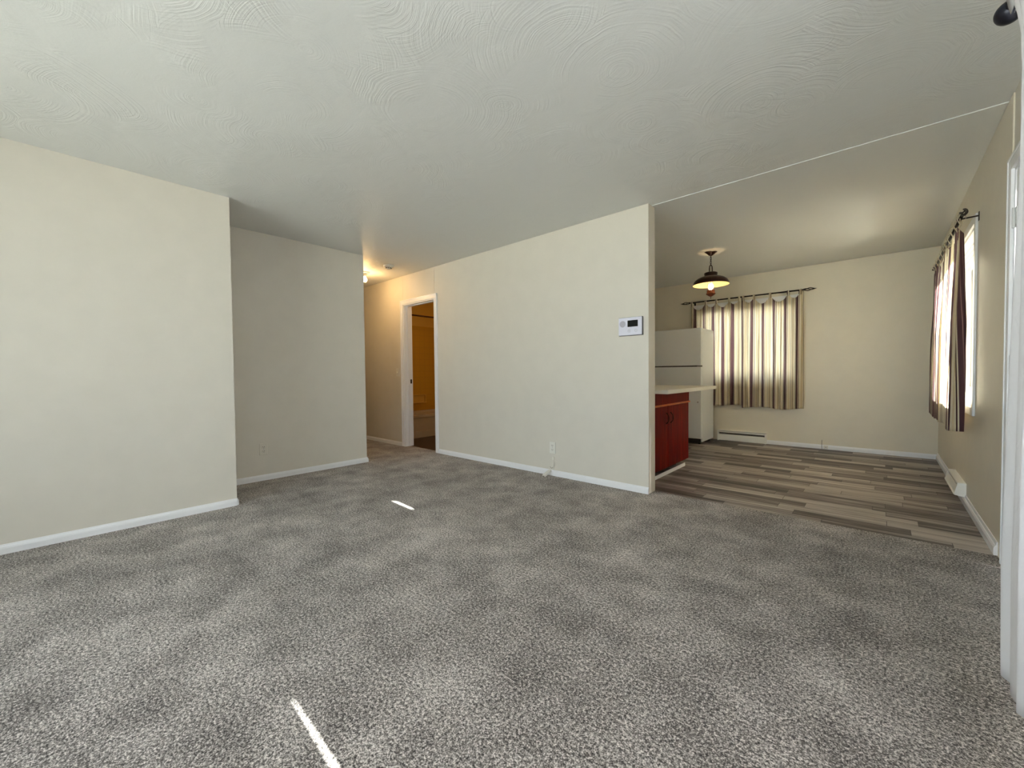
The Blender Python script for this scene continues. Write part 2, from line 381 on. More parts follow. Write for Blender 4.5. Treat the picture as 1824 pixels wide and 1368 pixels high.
DX0, DX1, DZ = -5.09, -4.36, 2.035   # bathroom doorway
struct('wall_center', B((-7.6, DX0, YC, YCB, 0, H), (DX1, XE, YC, YCB, 0, H), (DX0, DX1, YC, YCB, DZ, H)), 'wall', bevel=.004)
struct('wall_bathroom_left', B((-6.50, -6.37, YCB, 5.1, 0, H)), 'wall_bath')
struct('wall_bathroom_back', B((-6.37, -4.2, 4.97, 5.1, 0, H)), 'wall_bath')
struct('wall_kitchen_left', B((-4.2, -4.1, YCB, YD, 0, H-.009)), 'wall_warm_lit')
def wall_x(name, x0, x1, y0, y1, z1, holes, mat):    # wall along y with rectangular openings
    bs = []; cur = y0
    for (a, b, c, d) in sorted(holes):
        bs.append((x0, x1, cur, a, 0, z1)); cur = b
        if c > 0: bs.append((x0, x1, a, b, 0, c))
        bs.append((x0, x1, a, b, d, z1))
    bs.append((x0, x1, cur, y1, 0, z1))
    return struct(name, B(*bs), mat)
DR = (2.335, 3.262, 0, 2.045)
wall_x('wall_right', XRL, WO, YB-.15, JOG, H, [WL, DR], 'wall')
wall_x('wall_right_dining', XR, WO, JOG, YD+.13, H-.009, [WR], 'wall_warm_lit')
struct('wall_back_dining', B((-4.1, WB[0], YD, YD+.13, 0, H-.009), (WB[1], XR, YD, YD+.13, 0, H-.009), (WB[0], WB[1], YD, YD+.13, 0, WB[2]), (WB[0], WB[1], YD, YD+.13, WB[3], H-.009)), 'wall_warm_lit')
struct('wall_front', B((-4.7, WX[0], YB-.15, YB, 0, H), (WX[1], XRL, YB-.15, YB, 0, H), (WX[0], WX[1], YB-.15, YB, 0, WX[2]), (WX[0], WX[1], YB-.15, YB, WX[3], H)), 'wall')
struct('ceiling_seam_trim_1', B((XE, XR, 3.392, 3.3965, H-.0095, H)), 'ceiling') if False else None

# baseboards (profile: offset to the left of travel)
BP = [(0, 0), (.013, 0), (.013, .034), (.0105, .044), (.006, .050), (.004, .057), (0, .057)]
struct('baseboard_left', sweep([(XL, Y1), (XL, YB)], [( o, z) for o, z in BP]), 'trim')
struct('baseboard_left_return', sweep([(XL2, Y1), (XL, Y1), ][::-1], [(-o, z) for o, z in BP]), 'trim')
struct('baseboard_nook', sweep([(-7.6, Y2), (XL2, Y2), (XL2, Y1)], BP), 'trim')
struct('baseboard_hall', sweep([(DX0-.062, YC), (-7.6, YC)], BP), 'trim')
struct('baseboard_center', sweep([(XE-.001, YC), (DX1+.062, YC)], BP), 'trim')
struct('baseboard_back_dining', sweep([(XR, YD), (-1.215, YD)], BP), 'trim')
BR = [(0, 0), (.016, 0), (.016, .040), (.011, .052), (.007, .055), (.005, .075), (0, .075)]
struct('baseboard_right_dining', sweep([(XR, 3.45), (XR, YD)], BR), 'trim')
struct('baseboard_right', sweep([(XRL, YB), (XRL, DR[0]-.062)], BR), 'trim')

# ------------------------------------------------------------------ doors
def frame_bits(a0, a1, ztop, wd, th, f):  # three casing boards round an opening; f(u0,u1,n0,n1,z0,z1)->box
    return [f(a0-wd, a0, 0, th, 0, ztop), f(a1, a1+wd, 0, th, 0, ztop), f(a0-wd, a1+wd, 0, th, ztop, ztop+wd),
            f(a0-wd, a0-wd+.014, th, th+.005, 0, ztop+wd), f(a1+wd-.014, a1+wd, th, th+.005, 0, ztop+wd), f(a0-wd+.014, a1+wd-.014, th, th+.005, ztop+wd-.014, ztop+wd)]
# bathroom doorway: jamb + stop + casing + strike
j = struct('door_1', B((DX0, DX0+.018, YC-.002, YCB+.002, 0, DZ), (DX1-.018, DX1, YC-.002, YCB+.002, 0, DZ), (DX0+.018, DX1-.018, YC-.002, YCB+.002, DZ-.018, DZ)), 'trim')
link('door_stop', B((DX0+.018, DX0+.028, YC+.05, YC+.085, 0, DZ-.018), (DX1-.028, DX1-.018, YC+.05, YC+.085, 0, DZ-.018), (DX0+.028, DX1-.028, YC+.05, YC+.085, DZ-.028, DZ-.018)), 'trim', j)
link('casing', B(*frame_bits(DX0+.004, DX1-.004, DZ-.004, .060, .012, lambda a, b, c, d, e, f: (a, b, YC-d, YC-c, e, f))), 'trim', j, bevel=.003)
sp = link('strike_plate', B((DX0+.018, DX0+.0195, YC+.09, YC+.118, .905, .965)), 'iron', j)
# front door in the right wall, closed
j = struct('door_2', B((XRL, WO, DR[0], DR[0]+.018, 0, DR[3]), (XRL, WO, DR[1]-.018, DR[1], 0, DR[3]), (XRL, WO, DR[0]+.018, DR[1]-.018, DR[3]-.018, DR[3])), 'trim')
link('casing', B(*frame_bits(DR[0]+.004, DR[1]-.004, DR[3]-.004, .062, .014, lambda a, b, c, d, e, f: (XRL-d, XRL-c, a, b, e, f))), 'trim', j, bevel=.003)
leaf = link('door_leaf', B((XRL+.004, XRL+.044, DR[0]+.021, DR[1]-.021, .012, DR[3]-.021), (XRL-.001, XRL+.004, DR[0]+.14, DR[1]-.14, 1.05, 1.88), (XRL-.001, XRL+.004, DR[0]+.14, DR[1]-.14, .2, .9)), 'door', j, bevel=.003)
for z in (1.79, 1.05, .25):
    hg = bmesh.new(); tube(hg, [(XRL-.004, DR[1]-.019, z-.05), (XRL-.004, DR[1]-.019, z+.05)], .006)
    box(hg, XRL+.0005, XRL+.0042, DR[1]-.05, DR[1]-.02, z-.05, z+.05)
    for dz in (-.03, .03): box(hg, XRL-.0005, XRL+.0045, DR[1]-.044, DR[1]-.03, z+dz-.008, z+dz+.008)
    bmesh.ops.recalc_face_normals(hg, faces=hg.faces)
    link('hinge', hg, 'door', j)
kb = bmesh.new(); lathe(kb, [(0, .065), (.02, .063), (.028, .05), (.026, .035), (.012, .025), (.012, .008), (.03, .006), (.03, 0), (0, 0)], 24)
bmesh.ops.rotate(kb, verts=kb.verts, matrix=Matrix.Rotation(-PI/2, 3, 'Y')); bmesh.ops.translate(kb, verts=kb.verts, vec=(XRL+.003, DR[0]+.085, .95))
link('door_knob', kb, 'chrome', j, smooth=True)

# ------------------------------------------------------------------ windows
def window(n, axis, wall, depth, a0, a1, z0, z1, sgn, casing=True, mull=True):
    """axis 'x': opening in a wall of constant x (runs along y). sgn = outward direction along the normal"""
    def f(u0, u1, n0, n1, w0, w1):
        p, q = sorted((wall+sgn*n0, wall+sgn*n1))
        return (p, q, u0, u1, w0, w1) if axis == 'x' else (u0, u1, p, q, w0, w1)
    D = depth
    t = .018
    root = struct('window_%d' % n, B(f(a0, a0+t, 0, D, z0, z1), f(a1-t, a1, 0, D, z0, z1), f(a0+t, a1-t, 0, D, z1-t, z1), f(a0+t, a1-t, 0, D, z0, z0+t)), 'trim')
    # vinyl frame tracks
    bs = []
    for k, (i0, n0) in enumerate(((t, .045), (t+.016, .062), (t+.032, .080))):
        w_ = .016; n1 = D-.01
        bs += [f(a0+i0, a0+i0+w_, n0, n1, z0+i0, z1-i0), f(a1-i0-w_, a1-i0, n0, n1, z0+i0, z1-i0), f(a0+i0+w_, a1-i0-w_, n0, n1, z1-i0-w_, z1-i0), f(a0+i0+w_, a1-i0-w_, n0, n1, z0+i0, z0+i0+w_)]
    link('frame', B(*bs), 'trim', root)
    i = t+.048; mid = (a0+a1)/2; s = .035
    bounds = [(a0+i, mid+s/2), (mid-s/2, a1-i)] if mull else [(a0+i, a1-i)]
    for k, (b0, b1) in enumerate(bounds):
        n0 = .090+.0 if k == 0 else .112
        n1 = n0+.02
        sash = link('sash', B(f(b0, b0+s, n0, n1, z0+i, z1-i), f(b1-s, b1, n0, n1, z0+i, z1-i), f(b0+s, b1-s, n0, n1, z1-i-s, z1-i), f(b0+s, b1-s, n0, n1, z0+i, z0+i+s)), 'trim', root)
        link('pane', B(f(b0+s, b1-s, n0+.008, n0+.011, z0+i+s, z1-i-s)), 'glass', sash)
    if casing:
        wd = .058
        bs = [f(a0-wd, a0, -.014, 0, z0-wd, z1+wd), f(a1, a1+wd, -.014, 0, z0-wd, z1+wd), f(a0, a1, -.014, 0, z1, z1+wd), f(a0, a1, -.014, 0, z0-wd, z0)]
        link('casing', B(*bs), 'trim', root, bevel=.003)
    return root
window(1, 'x', XR, WO-XR, WR[0], WR[1], WR[2], WR[3], 1)
w2 = window(2, 'y', YD, .13, WB[0], WB[1], WB[2], WB[3], 1)
window(3, 'x', XRL, WO-XRL, WL[0], WL[1], WL[2], WL[3], 1)
window(4, 'y', YB, .15, WX[0], WX[1], WX[2], WX[3], -1)  # unseen window, added large and uncurtained to light the centre wall
# mini-blind head rails (raised blinds) inside the two dining windows
t = thing('raised_blind', 'white blind drawn up behind the striped curtains of the back wall window', 'blind', (-1.5, YD+.02, WB[3]-.02))
def loc(o, parent): o.location = -Vector(parent.location); return o
def lb(name, bm, mat, t, **kw):   # part in world coordinates under an Empty
    o = link(name, bm, mat, t, **kw); o.matrix_parent_inverse = t.matrix_basis.inverted() if hasattr(t, 'matrix_basis') else t.matrix_world.inverted(); return o
lb('head_rail', B((WB[0]+.022, WB[1]-.022, YD+.004, YD+.040, WB[3]-.058, WB[3]-.020)), 'plastic', t, bevel=.002)
bs = [(WB[0]+.03, WB[1]-.03, YD+.008, YD+.036, WB[3]-.064-.006*k, WB[3]-.0615-.006*k) for k in range(8)]
lb('slat_stack', B(*bs), 'plastic', t)

# ------------------------------------------------------------------ exterior
g = struct('ground', B((-40, 60, -50, 60, -.6, -.5)), 'bounce_ground')
t = thing('tree', 'leafy green tree outside the right dining window', 'tree', (2.6, 13.5, -.5))
bm = bmesh.new(); tube(bm, [(2.6, 13.5, -.5), (2.65, 13.5, .8), (2.55, 13.6, 2.0), (2.6, 13.5, 3.0)], [.16, .13, .1, .05], 10)
for a in range(5):
    an = a*1.3; tube(bm, [(2.6, 13.5, 1.4+.25*a), (2.6+.5*math.cos(an), 13.5+.5*math.sin(an), 2.2+.25*a), (2.6+.9*math.cos(an), 13.5+.9*math.sin(an), 2.7+.25*a)], [.05, .035, .015], 6)
lb('trunk', bm, 'bark', t, smooth=True)
bm = bmesh.new(); rr = random.Random(3)
for k in range(2600):
    v = Vector((rr.gauss(0, 1), rr.gauss(0, 1), rr.gauss(0, .8))); v = v.normalized()*rr.uniform(.5, 1)**.5*1.35
    c = Vector((2.6, 13.5, 3.0))+v; a = Vector((rr.gauss(0, 1), rr.gauss(0, 1), rr.gauss(0, 1))).normalized(); b_ = a.orthogonal().normalized()
    s = rr.uniform(.05, .09)
    bm.faces.new([bm.verts.new(c+q) for q in (-a*s, b_*s*.5, a*s, -b_*s*.5)])
lb('foliage', bm, 'leaf', t)

# ------------------------------------------------------------------ curtains
def curtain_panel(name, label, cat, group, place, u0, u1, ztop, zbot, tabs, seed, amp=.022, folds=None, cloth_w=None, dip=.112, mat='stripe', lean=0.0, tabw=.028, edge=None, rod_n=0.0, ustart=0.0, spread=0.0, tabr=.013):
    """place(u, n, z) -> world; u along the rod, n towards the room. Cloth hangs from tabs looped on the rod."""
    rr = random.Random(seed)
    W = u1-u0; nf = folds or max(5, int(W/.085)); ph = [rr.uniform(-.35, .35) for _ in range(nf+2)]
    cw = cloth_w or W*1.55
    NU, NV = 150, 44
    bm = bmesh.new(); uvl = bm.loops.layers.uv.new('cloth')
    grid = []
    ts = sorted(tabs)
    def topz(u):
        if u <= ts[0] or u >= ts[-1]: return ztop-.012
        for a, b in zip(ts, ts[1:]):
            if a <= u <= b:
                s = (u-a)/(b-a); d = dip*min(1.0, (b-a)/.19)
                return ztop-.012 - d*(1-(2*s-1)**2)**.8
    for i in range(NU+1):
        s = i/NU; col = []
        u = u0+W*s
        f = s*nf; k = int(f); 
        phase = 2*PI*(f + ph[min(k, nf)]*(1-(f-k)) + ph[min(k+1, nf+1)]*(f-k))
        zt = topz(u)
        for j in range(NV+1):
            v = j/NV; z = zt + (zbot-zt)*v
            g_ = .35 + .65*min(1, v*2.2)
            n = rod_n + amp*g_*math.sin(phase + .5*math.sin(3*v+seed)) + .006*math.sin(phase*2.1+4*v) + lean*v
            du = .008*math.cos(phase)*g_ + spread*v*(s-.5)*2
            if edge: 
                e0, e1 = edge(z); uu = e0+(e1-e0)*s + .008*math.cos(phase)*g_*(4*s*(1-s))
            else: uu = u+du
            col.append((bm.verts.new(place(uu, n, z - .012*math.sin(s*9+seed)*v)), (ustart+cw*s, z)))
        grid.append(col)
    for i in range(NU):
        for j in range(NV):
            q = [grid[i][j], grid[i+1][j], grid[i+1][j+1], grid[i][j+1]]
            fc = bm.faces.new([a[0] for a in q])
            for lp, a in zip(fc.loops, q): lp[uvl].uv = a[1]
    t = thing(name, label, cat, place((u0+u1)/2, rod_n, zbot), group)
    pan = lb('cloth_panel', bm, mat, t, smooth=True)
    pan.modifiers.new('solid', 'SOLIDIFY').thickness = .0015
    for q, a in enumerate(ts):
        bm = bmesh.new(); uvl = bm.loops.layers.uv.new('cloth')
        R = tabr; pts = []
        h0 = .045
        pts.append((rod_n+.004, topz(a)-h0)); pts.append((rod_n+R, ztop-.01))
        for m_ in range(9):
            an = -.1+PI*m_/8*1.06; pts.append((rod_n+R*math.cos(an), ztop+.002+R*math.sin(an)))
        pts.append((rod_n-R, ztop-.01)); pts.append((rod_n-.002, topz(a)-h0))
        a_ = min(max(a, u0+tabw/2), u1-tabw/2); rows = []
        for n, z in pts: rows.append([bm.verts.new(place(a_-tabw/2, n, z)), bm.verts.new(place(a_+tabw/2, n, z))])
        uo = ustart + rr.choice((.0, .02, .095, .12))
        for r_, s_ in zip(rows, rows[1:]):
            fc = bm.faces.new((r_[0], r_[1], s_[1], s_[0]))
            for lp, q_ in zip(fc.loops, (0, tabw, tabw, 0)): lp[uvl].uv = (uo+q_, 0)
        tb = lb('tab', bm, mat, t, smooth=True); tb.modifiers.new('solid', 'SOLIDIFY').thickness = .0015
    return t
def twist_finial(bm, base, d, L_=.13):
    """open twisted iron finial"""
    base, d = Vector(base), Vector(d).normalized(); a = Vector((0, 0, 1)); b = d.cross(a)
    for k in range(3):
        pts = []
        for i in range(15):
            s = i/14; r = .016*math.sin(PI*s)+.002; an = 2*PI*k/3+3.2*s
            pts.append(base+d*L_*s+(a*math.cos(an)+b*math.sin(an))*r)
        tube(bm, pts, .005, 6)
    tube(bm, [base+d*L_, base+d*(L_+.02)], [.006, .002], 6)
def rod_thing(name, label, place, u0, u1, z, n, brackets, group='curtain rods'):
    t = thing(name, label, 'curtain rod', place((u0+u1)/2, n, z), group)
    bm = bmesh.new(); tube(bm, [place(u0, n, z), place(u1, n, z)], .009, 10); lb('rod', bm, 'iron', t, smooth=True)
    for u, s in ((u0, -1), (u1, 1)):
        bm = bmesh.new(); a = Vector(place(u, n, z)); b = Vector(place(u+s*.1, n, z)); twist_finial(bm, a, b-a); lb('finial', bm, 'iron', t, smooth=True)
    for u in brackets:
        bm = bmesh.new(); tube(bm, [place(u, 0.001, z-.006), place(u, n, z-.010)], .005, 8); 
        p0 = place(u-.012, 0, z-.04); p1 = place(u+.012, .004, z+.02)
        box(bm, *[v for k in range(3) for v in sorted((p0[k], p1[k]))]); 
        lb('bracket', bm, 'iron', t)
    return t
# back dining window: rod along x, n towards -y
pb = lambda u, n, z: (u, YD-n, z)
ZR = 2.108
rod_thing('curtain_rod', 'dark iron curtain rod with twisted finials on the back dining wall', pb, -2.235, -.795, ZR, .08, (-2.19, -.835), None)
tb = [-2.216, -2.009, -1.858, -1.681, -1.548, -1.497, -1.361, -1.163, -.954, -.816]
curtain_panel('striped_curtain', 'left striped tab-top curtain panel, partly hidden behind the white refrigerator', 'curtain', 'striped curtains of the back window', pb, -2.225, -1.522, ZR, .53, tb[:5], 3, rod_n=.08, ustart=.03, folds=8)
curtain_panel('striped_curtain', 'right striped tab-top curtain panel of the window beside the refrigerator', 'curtain', 'striped curtains of the back window', pb, -1.520, -.782, ZR, .515, tb[5:], 8, rod_n=.08, ustart=.11, folds=8)
# right dining window: rod along y, n towards -x
pr = lambda u, n, z: (XR-n, u, z)
ZR2 = 2.085
rod_thing('curtain_rod', 'dark iron curtain rod with twisted finials over the right wall window', pr, 4.17, 6.10, ZR2, .085, (4.24, 6.02), None)
curtain_panel('striped_curtain', 'near striped tab-top curtain panel at the right wall window', 'curtain', 'striped curtains of the right window', pr, 4.20, 5.15, ZR2, .585, [4.215, 4.40, 4.58, 4.80, 4.98, 5.10], 5, rod_n=.085, amp=.03, ustart=.05, dip=.13, tabr=.022, tabw=.036)
curtain_panel('striped_curtain', 'far striped tab-top curtain panel at the right wall window, next to the corner', 'curtain', 'striped curtains of the right window', pr, 5.10, 6.05, ZR2, .575, [5.15, 5.33, 5.52, 5.72, 5.90, 6.03], 9, rod_n=.085, amp=.03, ustart=.15, dip=.13, tabr=.022, tabw=.036)
# white curtains of the living room window, hung well clear of the wall
pl = lambda u, n, z: (XRL-n, u, z)
ZL, NL = 2.165, XRL-.290
def edge1(z):
    pts = [(.05, 1.985), (.12, 1.995), (.45, 2.01), (.60, 1.985), (1.0, 1.930), (1.43, 1.872), (1.6, 1.860), (1.87, 1.862), (1.99, 1.888), (2.10, 1.96), (2.15, 2.01)]
    e = pts[-1][1]
    for (a, ya), (b, yb) in zip(pts, pts[1:]):
        if z <= b: e = ya+(yb-ya)*max(0, (z-a))/(b-a); break
    lo = 1.632 if 1.79 < z < 1.97 else 1.60
    return lo, e
curtain_panel('white_curtain', 'white curtain panel hanging at the right edge beside the front door', 'curtain', 'white curtains of the living room window', pl, 1.60, 2.01, ZL+.02, .085, [1.64, 1.98], 2, amp=.006, folds=3, dip=0, mat='sheer', rod_n=NL, edge=edge1, tabw=.05)
curtain_panel('white_curtain', 'white curtain panel over the middle of the living room window', 'curtain', 'white curtains of the living room window', pl, .35, 1.61, ZL+.02, .085, [.37, .68, .99, 1.3, 1.59], 12, amp=.02, folds=12, dip=0.0, mat='sheer', rod_n=NL, edge=lambda z: (min(.390, .378+.075*(.99-z)) if z < .99 else .36, 1.613), tabw=.05)
curtain_panel('white_curtain', 'white curtain panel over the near half of the living room window', 'curtain', 'white curtains of the living room window', pl, -1.7, .38, ZL+.02, .085, [-1.68, -1.2, -.7, -.2, .35], 15, amp=.02, folds=18, dip=0.0, mat='sheer', rod_n=NL, edge=lambda z: (-1.7, .375), tabw=.05)
t = thing('curtain_rod', 'round dark curtain rod with a ball end above the white curtain', 'curtain rod', (.29, .1, ZL), None)
bm = bmesh.new(); tube(bm, [(.29, -1.78, ZL), (.29, 2.03, ZL)], .012, 14); lb('rod', bm, 'finial', t, smooth=True)
for y in (2.058, -1.80):
    bm = bmesh.new(); bmesh.ops.create_uvsphere(bm, u_segments=24, v_segments=16, radius=.034); bmesh.ops.translate(bm, verts=bm.verts, vec=(.29, y, ZL)); lb('finial', bm, 'finial', t, smooth=True)
for y in (1.70, .1, -1.6):
    bm = bmesh.new(); tube(bm, [(XRL-.001, y, ZL), (.29, y, ZL)], .008, 8); box(bm, XRL-.005, XRL, y-.02, y+.02, ZL-.05, ZL+.03); lb('bracket', bm, 'finial', t)

# ------------------------------------------------------------------ fridge
FX0, FX1, FY0, FY1 = -2.62, -1.885, 6.05, 6.62
t = thing('refrigerator', 'white top-freezer refrigerator standing by the back window curtain', 'refrigerator', ((FX0+FX1)/2, (FY0+FY1)/2, 0))
lb('cabinet', B((FX0, FX1, FY0+.065, FY1, .035, 1.648)), 'fridge', t, bevel=.006)
lb('freezer_door', B((FX0, FX1, FY0, FY0+.058, 1.122, 1.652)), 'fridge', t, bevel=.008)
lb('fridge_door', B((FX0, FX1, FY0, FY0+.058, .085, 1.106)), 'fridge', t, bevel=.008)
lb('door_gasket', B((FX0+.012, FX1-.012, FY0+.058, FY0+.066, .09, 1.645), (FX0+.004, FX1-.004, FY0+.012, FY0+.058, 1.104, 1.124)), 'gasket', t)
lb('toe_grille', B((FX0+.01, FX1-.02, FY0+.035, FY0+.06, .02, .078), *[(FX0+.03, FX1-.06, FY0+.030, FY0+.036, .028+.012*k, .033+.012*k) for k in range(4)]), 'slot', t)
lb('hinge', B((FX1-.06, FX1-.005, FY0+.01, FY0+.06, 1.110, 1.118)), 'chrome', t)
bm = bmesh.new(); bmesh.ops.create_uvsphere(bm, u_segments=16, v_segments=10, radius=.011); bmesh.ops.translate(bm, verts=bm.verts, vec=(FX1-.045, FY0-.001, .605)); lb('badge', bm, 'chrome', t, smooth=True)
for s in (1, -1):
    for z0, z1 in ((1.16, 1.42), (.72, 1.07)):
        if s > 0: lb('handle', B((FX0+.03, FX0+.055, FY0-.045, FY0-.03, z0, z1), (FX0+.03, FX0+.055, FY0-.03, FY0+.002, z0, z0+.03), (FX0+.03, FX0+.055, FY0-.03, FY0+.002, z1-.03, z1)), 'fridge', t, bevel=.004)
for x in (FX0+.05, FX1-.05):
    for y in (FY0+.1, FY1-.06):
        bm = bmesh.new(); lathe(bm, [(0, .036), (.018, .036), (.018, -.003), (0, -.003)], 16, (x, y)); lb('foot', bm, 'gasket', t)

# ------------------------------------------------------------------ peninsula
CX = -1.632
t = thing('base_cabinet', 'cherry red two-door base cabinet under the white counter', 'cabinet', (-1.9, 4.15, 0))
lb('carcass', B((-2.2, CX-.02, 3.475, 4.80, .055, .826)), 'cherry', t)
lb('toe_kick', B((-2.15, CX-.075, 3.475, 4.62, -.003, .055)), 'slot', t)
lb('drawer_front', B((CX-.02, CX+.004, 3.475, 4.805, .705, .824)), 'cherry', t, bevel=.003)
bm = sweep([(CX-.02, 4.822), (CX-.02, 3.475)], [(0, .676), (.020, .690), (.034, .692), (.030, .704), (0, .716)])
lb('rail', bm, 'cherry_rail', t)
for (a, b, hy) in ((3.60, 4.196, 4.152), (4.202, 4.80, 4.262)):
    d = lb('door', B((CX-.02, CX, a, b, .052, .684)), 'cherry', t, bevel=.003)
    bm = bmesh.new(); tube(bm, [(CX, hy, .505), (CX+.012, hy, .515), (CX+.026, hy, .535), (CX+.028, hy, .56), (CX+.026, hy, .585), (CX+.012, hy, .605), (CX, hy, .615)], [.008, .006, .005, .008, .005, .006, .008], 8)
    h = link('handle', bm, 'handle', d, smooth=True)
bm = bmesh.new(); tube(bm, [(CX+.004, 4.803, .684), (CX+.016, 4.803, .684)], .005, 8); lb('door_bumper', bm, 'plastic', t)
tag(link('countertop', B((-2.26, -1.452, 3.735, 5.21, .829, .867), (-2.26, -1.62, 3.468, 3.735, .829, .867)), 'counter', bevel=.003), 'white laminate counter with squared edge lying on the cherry cabinet', 'counter')
tag(link('skirting_strip', sweep([(-1.607, 3.47), (-1.607, 4.62)], [(0, -.003), (.014, -.003), (.014, .022), (.008, .032), (0, .034)]), 'trim'), 'short white skirting strip on the floor along the red cabinet', 'skirting')

# ------------------------------------------------------------------ heaters
t = thing('baseboard_heater', 'long white baseboard heater below the striped back window curtains', 'heater', (-1.53, YD, 0), 'baseboard heaters')
lb('back_plate', B((-1.84, -1.217, YD-.012, YD, 0, .150)), 'heater', t)
lb('cover', B((-1.83, -1.225, YD-.062, YD-.054, .004, .098), (-1.83, -1.225, YD-.062, YD-.012, .138, .148), (-1.83, -1.225, YD-.062, YD-.054, .122, .148)), 'heater', t, bevel=.002)
lb('end_cap', B((-1.845, -1.83, YD-.064, YD, 0, .150)), 'heater', t, bevel=.002)
lb('end_cap', B((-1.225, -1.208, YD-.064, YD, 0, .150)), 'heater', t, bevel=.002)
lb('heating_fins', B(*[(-1.82+.006*k, -1.818+.006*k, YD-.048, YD-.014, .03, .118) for k in range(98)]), 'fin', t)
HY0, HY1 = 4.60, 5.21
t = thing('baseboard_heater', 'short white sloped heater on the right wall under the near curtain', 'heater', (XR, 4.9, .06), 'baseboard heaters')
def prof_box(y0, y1, pts):
    bm = bmesh.new(); a = [bm.verts.new((x, y0, z)) for x, z in pts]; b = [bm.verts.new((x, y1, z)) for x, z in pts]
    for k in range(len(pts)): bm.faces.new((a[k], a[(k+1) % len(pts)], b[(k+1) % len(pts)], b[k]))
    bm.faces.new(a[::-1]); bm.faces.new(b); bmesh.ops.recalc_face_normals(bm, faces=bm.faces); return bm
lb('back_plate', prof_box(HY0+.004, HY1-.004, [(XR, .158), (XR-.024, .158), (XR-.024, .152), (XR-.016, .148), (XR-.016, .062), (XR, .062)]), 'heater', t)
lb('top_plate', prof_box(HY0+.002, HY1-.002, [(XR-.018, .160), (XR-.046, .160), (XR-.048, .152), (XR-.020, .154)]), 'heater', t)
lb('front_cover', prof_box(HY0+.004, HY1-.004, [(XR-.046, .132), (XR-.060, .084), (XR-.068, .080), (XR-.066, .074), (XR-.054, .078), (XR-.040, .132)]), 'heater', t)
lb('bottom_plate', prof_box(HY0+.004, HY1-.004, [(XR-.016, .066), (XR-.066, .074), (XR-.066, .070), (XR-.016, .060)]), 'heater', t)
for y in (HY0-.004, HY1-.004):
    lb('end_cap', prof_box(y, y+.009, [(XR, .162), (XR-.048, .162), (XR-.050, .140), (XR-.062, .088), (XR-.064, .068), (XR-.02, .058), (XR, .058)]), 'heater', t, bevel=.0015)
bm = bmesh.new()
for k in range(95): box(bm, XR-.040, XR-.018, HY0+.012+.0062*k, HY0+.014+.0062*k, .085, .146)
lb('heating_fins', bm, 'fin', t)

# ------------------------------------------------------------------ wall devices
def outlet(name, label, cat, origin, face, group=None, kind='outlet', surf=.0, mat='plastic'):
    """face: function (a right, b out, c up)->world offset"""
    t = thing(name, label, cat, origin, group)
    def wb(bm, a0, a1, b0, b1, c0, c1):
        p, q = face(a0, b0, c0), face(a1, b1, c1)
        box(bm, *[origin[k]+v for k in range(3) for v in sorted((p[k], q[k]))])
    bm = bmesh.new(); wb(bm, -.036, .036, 0, .006+surf, -.058, .058); bmesh.ops.recalc_face_normals(bm, faces=bm.faces); lb('cover_plate', bm, mat, t, bevel=.003)
    s = surf+.006
    if kind == 'outlet':
        for cz in (.021, -.021):
            bm = bmesh.new(); wb(bm, -.017, .017, s, s+.003, cz-.014, cz+.014); bmesh.ops.recalc_face_normals(bm, faces=bm.faces); r = lb('receptacle', bm, mat, t, bevel=.004)
            bm = bmesh.new(); wb(bm, -.008, -.005, s+.002, s+.0035, cz-.002, cz+.008); wb(bm, .005, .008, s+.002, s+.0035, cz-.003, cz+.009); wb(bm, -.002, .002, s+.002, s+.0035, cz-.010, cz-.006)
            link('slots', bm, 'slot', r)
        bm = bmesh.new(); wb(bm, -.003, .003, s, s+.0015, -.003, .003); lb('screw', bm, 'plastic_grey', t)
    else:
        bm = bmesh.new(); wb(bm, -.005, .005, s, s+.014, -.004, .012); bmesh.ops.recalc_face_normals(bm, faces=bm.faces); lb('toggle', bm, mat, t, bevel=.002)
        for cz in (.03, -.03):
            bm = bmesh.new(); wb(bm, -.003, .003, s, s+.0015, cz-.003, cz+.003); lb('screw', bm, 'plastic_grey', t)
    return t
fy = lambda a, b, c: (a, -b, c)          # on a wall facing -y
fx = lambda a, b, c: (b, a, c)           # on a wall facing +x
outlet('wall_outlet', 'white outlet on the long middle wall above the loose cord', 'outlet', (-2.459, YC, .282), fy, 'wall outlets', surf=.004)
outlet('wall_outlet', 'wall-coloured outlet on the recessed left wall near the corner', 'outlet', (XL2, 1.347, .310), fx, 'wall outlets', mat='wall')
outlet('light_switch', 'small light switch on the hall wall left of the bathroom door', 'light switch', (-5.252, YC, 1.068), fy, kind='switch')

# alarm / control panel
t = thing('control_panel', 'white wall control panel with black screen near the middle wall end', 'control panel', (-1.613, YC, 1.43))
PX0, PX1, PZ0, PZ1 = -1.720, -1.506, 1.3525, 1.505
lb('back_case', B((PX0-.003, PX1+.003, YC-.016, YC, PZ0-.003, PZ1+.003)), 'plastic_dark', t, bevel=.004)
lb('front_case', B((PX0, PX1, YC-.026, YC-.014, PZ0, PZ1)), 'plastic_cool', t, bevel=.005)
lb('screen', B((-1.634, -1.541, YC-.0275, YC-.024, 1.424, 1.479)), 'screen', t)
bm = bmesh.new(); lathe(bm, [(0, .003), (.027, .003), (.028, 0), (0, 0)], 32); bmesh.ops.rotate(bm, verts=bm.verts, matrix=Matrix.Rotation(PI/2, 3, 'X')); bmesh.ops.translate(bm, verts=bm.verts, vec=(-1.680, YC-.0255, 1.452)); lb('speaker_grille', bm, 'plastic_grey', t)
